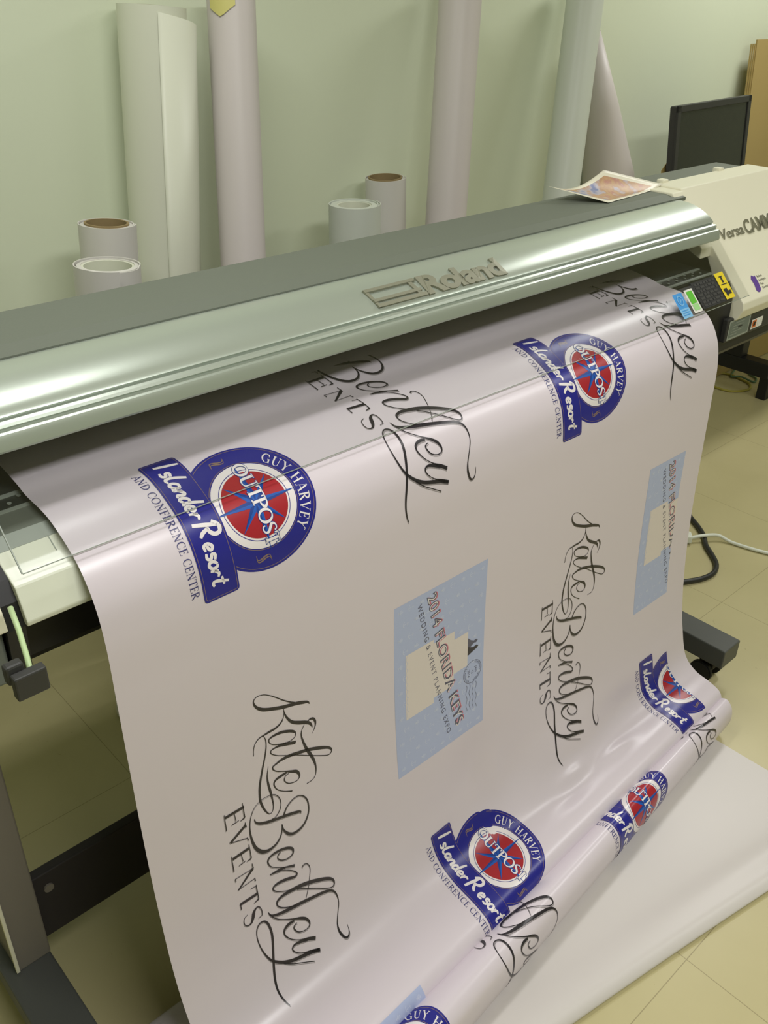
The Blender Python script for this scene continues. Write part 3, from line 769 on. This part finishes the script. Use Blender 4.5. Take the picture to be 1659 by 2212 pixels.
for ch, adv in (('I', .0135), ('s', .0130), ('l', .0095), ('a', .0135), ('n', .0130), ('d', .0140), ('e', .0115), ('r', .0160), ('R', .0270), ('e', .0115), ('s', .0125), ('o', .0120), ('r', .0130), ('t', .0100)):
    hh = .0124
    for S in BR[ch]:
        w = .0056 if ch in 'IR' else .0045
        P = [(xx + a * hh + .0, -.0955 + c * hh, w) for a, c in S]
        P[0] = (*P[0][:2], w * .8); P[-1] = (*P[-1][:2], w * .7)
        A_EMB.stroke(P, m_white, 6, n=4)
    xx += adv
hc = .0118; Wc = rwidth('AND CONFERENCE CENTER', hc, .04)
roman(A_EMB, 'AND CONFERENCE CENTER', hc, m_textblue, 1, lambda p: (-.104 + p[0] * .194 / Wc, -.1285 + p[1]), .04)

# --- blue postcard
A_CARD = Art()
PW, PH = .364, .226       # reading length, height
A_CARD.face([(0, 0), (PW, 0), (PW, PH), (0, PH)], m_pale, 0)
def anchor(cx, cy, r=.0062):
    A_CARD.stroke([(cx, cy + r, .0009), (cx, cy - r, .0009)], m_pale2, .7)
    A_CARD.stroke([(cx - .6 * r, cy + .55 * r, .0008), (cx + .6 * r, cy + .55 * r, .0008)], m_pale2, .7)
    A_CARD.stroke([(cx + r * math.cos(a), cy - .1 * r + r * .9 * math.sin(a), .0011) for a in [math.radians(200 + 14 * i) for i in range(11)]], m_pale2, .7)
def shell(cx, cy, r=.006):
    for k in range(5):
        a = math.radians(40 + 25 * k)
        A_CARD.stroke([(cx, cy - .6 * r, .0006), (cx + r * math.cos(a), cy - .6 * r + 1.5 * r * math.sin(a), .0012)], m_pale2, .7)
    A_CARD.stroke([(cx - .4 * r, cy - .7 * r, .0012), (cx + .4 * r, cy - .7 * r, .0012)], m_pale2, .7)
for i in range(13):
    for j in range(9):
        cx, cy = .014 + i * .028, .014 + j * .0248 + (.0124 if i % 2 else 0)
        if cy > PH - .008: continue
        (anchor if (i + j) % 2 else shell)(cx, cy)
# pale tiered cake with a dark couple on top
def rect(a, c, x0, x1, y0, y1, m, lay): A_CARD.face([(x0, y0), (x1, y0), (x1, y1), (x0, y1)], m, lay)
rect(0, 0, .108, .247, .026, .094, m_cream_ink, 1); rect(0, 0, .116, .236, .0939, .146, m_cream_ink, 1); rect(0, 0, .135, .211, .1459, .182, m_cream_ink, 1)
for yy, xa, xb in ((.032, .110, .245),):
    n = 9; w = (xb - xa) / n
    for i in range(n):
        A_CARD.stroke([(xa + w * (i + .5) + w * .5 * math.cos(a), yy + .004 * math.sin(a), .0005) for a in [math.radians(180 + 20 * j) for j in range(10)]], m_pale, 1.5)
A_CARD.face([(.150, .182), (.176, .182), (.168, .200), (.170, .204), (.166, .209), (.162, .204), (.163, .198), (.158, .190)], m_slate, 1.5)
A_CARD.face([(.170, .182), (.190, .182), (.186, .196), (.184, .206), (.180, .211), (.176, .206), (.177, .196)], m_ink, 1.6)
# postmark
A_CARD.ring(.232, .196, .0235, .0245, m_slate, 1.5)
for k in range(4):
    yy = .180 + k * .0085
    A_CARD.stroke([(.256 + i * .0055 + k * .001, yy + .0018 * math.sin(i * 1.3), .0008) for i in range(12)], m_slate, 1.5, n=3)
def flat_text(art, s, size, x, y, m, lay, ang=0, xs=1.0, offset=0.0, spacing=1.0, width=None):
    bm = text_mesh(s, size, offset=offset, spacing=spacing)
    if width:
        w = max(v.co.x for v in bm.verts) - min(v.co.x for v in bm.verts); k = width / w
    else: k = xs
    k_ = art.mi(m)
    for v in bm.verts:
        a, c = v.co.x * k, v.co.y
        v.co = (x + a * math.cos(ang) - c * math.sin(ang), y + a * math.sin(ang) + c * math.cos(ang), lay)
    for f in bm.faces: f.material_index = k_
    merge(art.bm, bm)
for s_, yy in (('JAN', .203), ('12', .193), ('2014', .183)): flat_text(A_CARD, s_, .0085, .2235 if s_ != '12' else .228, yy, m_slate, 1.5)
def ring_text(s, cx, cy, r, a0, da, size, up=1):
    for i, ch in enumerate(s):
        if ch == ' ': continue
        a = math.radians(a0 + da * i)
        rot = a - PI / 2 if up > 0 else a + PI / 2
        flat_text(A_CARD, ch, size, cx + r * math.cos(a), cy + r * math.sin(a), m_slate, 1.5, rot)
ring_text('CONFERENCE CENTER', .232, .196, .0185, 165, -9.5, .0055)
ring_text('ISLAMORADA', .232, .196, .0222, 215, 12, .0055, -1)
ang = math.atan2(.077, .327)
for m_, lay, off, dx, dy in ((m_pink, 1.8, .0012, .0010, .0022), (m_slate, 2.3, .0010, 0, 0), (m_white, 2.8, -.0006, 0, 0)):
    flat_text(A_CARD, '2014 FLORIDA KEYS', .0300, .012 + dx, .0755 + dy, m_, lay, ang, offset=off, spacing=1.08, width=.330)
flat_text(A_CARD, 'WEDDING & EVENT PLANNING EXPO', .0150, .020, .0525, m_slate, 2, ang, spacing=1.35, width=.326)

A_SCRIPT.place('printed_script', .170 + .352, .5184 - .7562)
A_SCRIPT.place('printed_script', .170 + 1.0905, .5184 - .7550, smax=1.345)
A_SCRIPT.place('printed_script', .170, .5184)
A_SCRIPT.place('printed_script', .170 + .746, .5184 - .018)
A_SCRIPT.place('printed_script', .170 + .352, .5184 + .9208, tmin=1.70)
A_SCRIPT.place('printed_script', .170 + 1.0905, .5184 + .9208, smax=1.345, tmin=1.70)
SM = 1.345
A_EMB.place('printed_emblem', .251, .230)
A_EMB.place('printed_emblem', 1.000, .236)
A_EMB.place('printed_emblem', .640, 1.150)
A_EMB.place('printed_emblem', 1.342, 1.127, smax=SM)
A_EMB.place('printed_emblem', .251, 1.907, tmin=1.70)
A_EMB.place('printed_emblem', 1.000, 1.913, tmin=1.70)
A_CARD.place('printed_postcard', .4755, .503)
A_CARD.place('printed_postcard', 1.2085, .5015, smax=SM)
A_CARD.place('printed_postcard', .123, 1.215, tmin=1.1)

# ------------------------------------------------------------------ blank sheet on the floor in front
def yf(x): return .327 + (1.405 - x) * .185 + .012 * math.sin((x - .3) * 2.2)
prof_b = [(.001, .10, None)]
b = bmesh.new()
rows = []
NXB = 40
def bprof(x):
    y = yf(x); k = 1 - .25 * (x - .9)
    back = .70
    P = [(back, .0042), (y + .22, .0052), (y + .15, .0075), (y + .10, .0125), (y + .065, .0200), (y + .040, .0245 * k), (y + .020, .0245 * k), (y + .006, .018 * k), (y, .010), (y + .004, .003), (y + .016, .0012), (y + .06, .0010)]
    return [(v.y, v.z) for v in crc([(0, a, c) for a, c in P], 5)]
for j in range(NXB + 1):
    x = .36 + (1.728 - .36) * j / NXB
    rows.append([b.verts.new((x, y, z)) for y, z in bprof(x)])
for j in range(NXB):
    for i in range(len(rows[0]) - 1): b.faces.new((rows[j][i], rows[j][i + 1], rows[j + 1][i + 1], rows[j + 1][i]))
o = obj('blank_sheet', b, m_vback, None, True)
tag(o, 'blank off-white vinyl sheet lying on the floor under the folded banner', 'sheet')

# ------------------------------------------------------------------ rolls against the wall
def roll(name, label, top, low, r, m, core, group, flap=None, z0=None, m_core=None, core_r=.045, spiral=True, turns=1.4, a0=200):
    """top / low: points on the axis; extended down to the floor"""
    top, low = Vector(top), Vector(low)
    d = (low - top).normalized()
    base = top + d * (top.z / -d.z)
    root = thing(name, label, 'paper roll', (base.x, base.y, 0), group)
    ax = (top - base); H_ = ax.length; ax.normalize()
    u = -ax.cross(Vector((0, 1, 0))).normalized(); w = ax.cross(u)
    def P(rr, a, h): return base + ax * h + (u * math.cos(a) + w * math.sin(a)) * rr
    b = bmesh.new(); N = 56
    # spiral sheet: loose outer wrap, closed at the top by a ring to the core
    lift = r * .35 * abs((ax.xy.length))
    hb = lift + .002
    prev = None
    n2 = int(N * turns)
    for i in range(n2 + 1):
        a = math.radians(a0) + 2 * PI * i / N
        rr = r * (1 - .10 * (1 - i / n2)) if spiral else r
        if flap and i > n2 - 8: rr = r * (1 + flap * (i - n2 + 8) / 8)
        hh = H_ - (.004 if i < N * .4 else 0)
        ring = [b.verts.new(P(rr, a, h)) for h in (hb, H_ * .5, hh)] + [b.verts.new(P(rr - .0022, a, h)) for h in (hh, H_ * .5, hb)]
        if prev:
            for k in range(6): b.faces.new((prev[k], ring[k], ring[(k + 1) % 6], prev[(k + 1) % 6]))
        else: b.faces.new(ring)
        prev = ring
    b.faces.new(prev[::-1])
    obj('paper_wrap', b, m, root, True).modifiers.new('e', 'EDGE_SPLIT').split_angle = math.radians(50)
    rin = core_r
    b = bmesh.new()
    rings = []
    for rr, h in ((r * .885, hb), (r * .885, H_ - .003), (rin + .005, H_ - .002), (rin + .005, H_ - .03)):
        rings.append([b.verts.new(P(rr, 2 * PI * i / N, h)) for i in range(N)])
    for a_, c_ in zip(rings, rings[1:]):
        for i in range(N): b.faces.new((a_[i], a_[(i + 1) % N], c_[(i + 1) % N], c_[i]))
    o = obj('wound_paper', b, m, root, True); o.modifiers.new('e', 'EDGE_SPLIT').split_angle = math.radians(40)
    b = bmesh.new(); rings = []
    for rr, h in ((rin + .005, H_ - .05), (rin + .005, H_ + (.0015 if core else -.004)), (rin, H_ + (.0015 if core else -.004)), (rin, hb)):
        rings.append([b.verts.new(P(rr, 2 * PI * i / N, h)) for i in range(N)])
    for a_, c_ in zip(rings, rings[1:]):
        for i in range(N): b.faces.new((a_[i], a_[(i + 1) % N], c_[(i + 1) % N], c_[i]))
    o = obj('core', b, m_core or (m_kraft2 if core else m), root, True); o.modifiers.new('e', 'EDGE_SPLIT').split_angle = math.radians(40)
    return root, P, H_
GT, GS = 'tall paper rolls leaning on the wall', 'short paper rolls standing behind the printer'
r1, P1, H1 = roll('paper_roll', 'tall cream paper roll with a loose outer flap, leftmost of the tall rolls', (1.135, 1.965, 1.538), (1.106, 1.955, 1.176), .0745, m_rollg, True, GT, turns=1.5, a0=150, core_r=.036)
# its loose outer flap, a cone of paper
b = bmesh.new(); prev = None
for i in range(15):
    a = math.radians(-110 + i * 7); k = i / 14
    ra = .0755 + .022 * k; rb = .0755 + .006 * k
    row = [b.verts.new(P1(ra, a, H1 - .012 - .022 * k)), b.verts.new(P1((ra + rb) / 2, a, H1 * .6)), b.verts.new(P1(rb, a, .10))]
    if prev:
        for q in range(2): b.faces.new((prev[q], row[q], row[q + 1], prev[q + 1]))
    prev = row
o = obj('loose_flap', b, m_rollg, r1, True); o.modifiers.new('t', 'SOLIDIFY').thickness = .001
r2, P2, H2 = roll('paper_roll', 'tall slim pinkish-white roll with yellow tape at its top, second tall roll from the left', (1.333, 1.955, 1.560), (1.276, 1.88, 1.169), .0555, m_rollp, True, GT, a0=180, core_r=.034)
b = bmesh.new(); prev = None
for i in range(8):
    a = math.radians(-178 + i * 9); k = abs(i - 3.2) / 4
    row = [b.verts.new(P2(.0572, a, H2 - .002)), b.verts.new(P2(.0572, a, H2 - .030)), b.verts.new(P2(.0572, a, H2 - .056 + .026 * k))]
    if prev:
        for q in range(2): b.faces.new((prev[q], row[q], row[q + 1], prev[q + 1]))
    prev = row
obj('tape', b, m_tape, r2, True)
roll('paper_roll', 'tall pinkish-white roll without tape, right of the short rolls and left of the grey-white roll', (2.085, 1.955, 1.60), (1.994, 1.88, 1.087), .0600, m_rollp, True, GT, a0=170, core_r=.034)
roll('paper_roll', 'tall grey-white roll nearest the monitor, in front of a cone-shaped roll', (2.650, 1.955, 1.61), (2.509, 1.86, 1.031), .0590, m_rollb, True, GT, a0=200, core_r=.034)
# cone shaped roll behind it
c0 = thing('paper_cone', 'white sheet rolled into a narrow cone with a maroon torn edge, behind the grey-white roll', 'paper roll', (3.18, 1.86, 0))
b = bmesh.new(); N = 40
ap = Vector((2.765, 1.988, 1.46)); bs = Vector((3.18, 1.86, 0.004))
ax = (ap - bs).normalized(); u = -ax.cross(Vector((0, 1, 0))).normalized(); w = ax.cross(u)
prev = None
def cone_r(h): return min(.02 + (1 - h) * .24, .09)
def CP(h, a, e=0): return bs + (ap - bs) * h + (u * math.cos(a) + w * math.sin(a)) * (cone_r(h) + e)
for i in range(N + 1):
    a = 2 * PI * i / N
    row = [b.verts.new(CP(h, a)) for h in (.012, .25, .5, .685, .84, 1)]
    if prev:
        for q in range(5): b.faces.new((prev[q], row[q], row[q + 1], prev[q + 1]))
    prev = row
o = obj('paper_sheet', b, m_rollp, c0, True); o.modifiers.new('t', 'SOLIDIFY').thickness = .0012
b = bmesh.new()
pv = None
for i in range(9):
    h = .80 + i * .016; e = .004 + .020 * math.sin(PI * min(1, i / 6.0)) * (1 if i < 6 else .3)
    row = [b.verts.new(CP(h, math.radians(-12), .001)), b.verts.new(CP(h, math.radians(-2), e))]
    if pv: b.faces.new((pv[0], pv[1], row[1], row[0]))
    pv = row
o = obj('torn_edge', b, m_maroon, c0, True); o.modifiers.new('t', 'SOLIDIFY').thickness = .0012
roll('paper_roll', 'short white roll with a brown cardboard core, standing behind the coreless roll at left', (.897, 1.82, 1.145), (.8935, 1.82, 1.092), .0605, m_rollw, True, GS, a0=190, core_r=.041)
roll('paper_roll', 'short white roll without a brown core, leftmost and nearest of the short rolls', (.809, 1.66, 1.109), (.8075, 1.66, 1.084), .0665, m_rollw, False, GS, flap=.06, a0=170, turns=1.25, core_r=.046, m_core=m_rollg)
roll('paper_roll', 'short white roll with a brown core, taller of the two right of centre', (1.813, 1.95, 1.118), (1.816, 1.95, 1.039), .0585, m_rollw, True, GS, a0=190, core_r=.043)
roll('paper_roll', 'short white coreless roll with loose layers, lower of the two right of centre', (1.602, 1.84, 1.092), (1.602, 1.84, 1.025), .0690, m_rollb, False, GS, flap=.05, a0=180, turns=1.5, core_r=.041, m_core=m_rollg)

# ------------------------------------------------------------------ curled proof print on the printer
def proof():
    b = bmesh.new(); rows = []
    C = {(0, 0): Vector((1.658, 1.263, 1.217)), (1, 0): Vector((1.745, 1.165, 1.188)), (0, 1): Vector((1.855, 1.262, 1.230)), (1, 1): Vector((1.995, 1.188, 1.194))}
    N = 20
    for i in range(N + 1):
        for j in range(N + 1):
            u_, v_ = i / N, j / N
            p = (C[0, 0] * (1 - u_) * (1 - v_) + C[1, 0] * u_ * (1 - v_) + C[0, 1] * (1 - u_) * v_ + C[1, 1] * u_ * v_)
            p.z -= .020 * math.sin(PI * v_) * (1 - .5 * u_)
            p.z = max(p.z, 1.1870 + .0004 * math.sin(9 * v_))
            rows.append(b.verts.new(p))
    for i in range(N):
        for j in range(N):
            f = b.faces.new((rows[i * (N + 1) + j], rows[(i + 1) * (N + 1) + j], rows[(i + 1) * (N + 1) + j + 1], rows[i * (N + 1) + j + 1]))
            if 2 <= i < N - 2 and 2 <= j < N - 2: f.material_index = 1
    return b
mp = mat('proof_print', (.5, .4, .3), 0.4)
nt = mp.node_tree; tc = nt.nodes.new('ShaderNodeTexCoord'); no = nt.nodes.new('ShaderNodeTexNoise'); no.inputs['Scale'].default_value = 22; no.inputs['Detail'].default_value = 5
cr_ = nt.nodes.new('ShaderNodeValToRGB'); e = cr_.color_ramp.elements
e[0].position = .34; e[0].color = (*s2l(104, 116, 160), 1); e[1].position = .66; e[1].color = (*s2l(190, 170, 150), 1)
for ps, cc in ((.42, (176, 170, 180)), (.48, (176, 136, 96)), (.54, (188, 152, 106)), (.60, (176, 124, 104))): q = e.new(ps); q.color = (*s2l(*cc), 1)
nt.links.new(tc.outputs['Object'], no.inputs['Vector']); nt.links.new(no.outputs['Fac'], cr_.inputs[0]); nt.links.new(cr_.outputs[0], nt.nodes['Principled BSDF'].inputs['Base Color'])
m_proofw = mat('proof_margin', s2l(226, 222, 200), 0.4)
o = obj('proof_print', proof(), [m_proofw, mp], None, True)
o.modifiers.new('t', 'SOLIDIFY').thickness = .0006
tag(o, 'curled colour proof sheet with a white margin, lying on top of the printer', 'print')

# ------------------------------------------------------------------ desk, monitor, box behind at right
dk = thing('desk', 'black steel desk behind the printer at right, mostly hidden', 'desk', (3.6, 1.65, 0))
b = bmesh.new(); box(b, 2.98, 4.60, 1.46, 1.825, .715, .740, .003); obj('desktop', b, m_dark, dk)
for x in (3.00, 3.80):
    b = bmesh.new(); box(b, x, x + .07, 1.59, 1.84, .10, .165, .004); box(b, x + .012, x + .055, 1.585, 1.63, 0, .10, .003)
    box(b, x, x + .06, 1.73, 1.82, .165, .715, .003)
    obj('leg_frame', b, m_black, dk)
mn = thing('monitor', 'black flat-panel monitor standing on the desk by the wall', 'monitor', (3.27, 1.74, .74))
ML, MR = Vector((2.996, 1.780, 1.243)), Vector((3.500, 1.783, 1.250))
ex = (MR - ML).normalized(); dn = Vector((.02, -.10, -1)).normalized(); nn_ = ex.cross(dn).normalized()
if nn_.y > 0: nn_ = -nn_
MM = Matrix(((ex.x, nn_.x, -dn.x, ML.x), (ex.y, nn_.y, -dn.y, ML.y), (ex.z, nn_.z, -dn.z, ML.z), (0, 0, 0, 1)))
b = bmesh.new()
Wm = (MR - ML).length; Hm = .33
box(b, 0, Wm, -.028, 0, -Hm, 0, .006, M=MM)
for (xa, xb, za, zb) in ((0, Wm, -.022, 0), (0, Wm, -Hm, -Hm + .03), (0, .022, -Hm, 0), (Wm - .022, Wm, -Hm, 0)): box(b, xa, xb, -.002, .006, za, zb, .002, M=MM)
obj('housing', b, m_dark, mn)
b = bmesh.new(); box(b, .022, Wm - .022, -.001, .0015, -Hm + .03, -.022, M=MM); obj('screen', b, m_screen, mn)
b = bmesh.new(); box(b, 3.30, 3.40, 1.790, 1.812, .755, 1.06, .004); box(b, 3.24, 3.46, 1.66, 1.82, .7405, .756, .004); obj('monitor_stand', b, m_dark, mn)
b = bmesh.new()
Mr = Matrix.Translation((2.99, 1.955, 0)) @ Matrix.Rotation(math.radians(14), 4, 'Y')
o = thing('cardboard_box', 'small brown cardboard box on the desk beside the monitor', 'box', (3.02, 1.76, .74))
b = bmesh.new(); box(b, 2.99, 3.15, 1.79, 1.822, .742, 1.010, .002)
f = b
f2 = bmesh.new(); f2.faces.new([f2.verts.new(p) for p in ((2.99, 1.792, 1.01), (3.15, 1.792, 1.01), (3.14, 1.80, 1.098), (3.06, 1.80, 1.085), (2.99, 1.795, 1.035))])
obj('carton', b, m_kraft, o)
fl = obj('flap', f2, m_kraft, o); fl.modifiers.new('t', 'SOLIDIFY').thickness = .002
# cardboard sheet leaning on the wall
cs = bmesh.new()
lean = Matrix.Translation((4.05, 1.872, 0.004)) @ Matrix.Rotation(math.radians(-5.0), 4, 'X')
box(cs, -.17, .95, 0, .006, 0, 1.415, M=lean)
for k in range(3): box(cs, -.175 - .004 * k, -.171 - .004 * k, .004 + .006 * k, .009 + .006 * k, 0, 1.40, M=lean)
o = obj('cardboard_sheet', cs, m_kraft)
tag(o, 'large brown cardboard sheet leaning on the wall at the right edge', 'cardboard')

# ------------------------------------------------------------------ cords
def cord(name, pts, r, m, label, cat='cord', root=None, n=8):
    b = bmesh.new(); tube(b, crom(pts, n), r, 8)
    o = obj(name, b, m, root, True)
    if not root: tag(o, label, cat)
    return o
cord('power_cord', [(2.90, 1.45, .008), (2.75, 1.36, .008), (2.664, 1.275, .012), (2.632, 1.248, .010), (2.593, 1.193, .009), (2.553, 1.148, .009), (2.507, 1.113, .009), (2.461, 1.061, .009), (2.427, 1.030, .009), (2.377, 1.012, .009), (2.321, 1.02, .009), (2.264, 1.047, .009), (2.15, 1.10, .009), (2.0, 1.25, .009)], .0085, m_cordb, 'thick black power cord looping on the floor right of the banner')
ex_ = thing('extension_cord', 'white extension cord and its socket block on the floor at right', 'extension cord', (2.50, 1.155, 0))
b = bmesh.new()
Mx = Matrix.Translation((2.475, 1.190, .020)) @ Matrix.Rotation(math.atan2(-.045, .04) , 4, 'Z')
box(b, -.045, .035, -.019, .019, -.016, .014, .006, M=Mx)
so = obj('socket_block', b, m_cordw, ex_)
b = bmesh.new()
for dx in (-.02, .0): 
    for dy in (-.006, .006): box(b, dx - .004, dx + .004, dy - .0012, dy + .0012, .0138, .0146, M=Mx)
obj('socket_slot', b, m_black, so)
cord('cable', [(2.500, 1.165, .018), (2.535, 1.142, .022), (2.577, 1.112, .020), (2.591, 1.069, .008), (2.604, 1.010, .007), (2.622, .956, .007), (2.66, .86, .007), (2.72, .70, .007)], .0058, m_cordw, '', root=ex_)
cord('thin_cable', [(3.80, 1.93, .006), (3.775, 1.82, .006), (3.785, 1.735, .006), (3.86, 1.692, .006), (3.925, 1.715, .006), (3.955, 1.776, .006), (3.966, 1.855, .006), (3.90, 1.915, .006), (3.82, 1.94, .006)], .0055, m_cordy, 'thin yellow cable coiled on the floor under the desk', 'cable')
cord('thin_cable', [(4.06, 1.850, .03), (4.005, 1.845, .008), (3.945, 1.82, .008), (3.965, 1.785, .014), (3.970, 1.722, .006), (4.02, 1.735, .006), (4.049, 1.786, .006), (4.10, 1.80, .006)], .0045, m_cordg, 'thin green cable on the floor beside the yellow coil', 'cable')
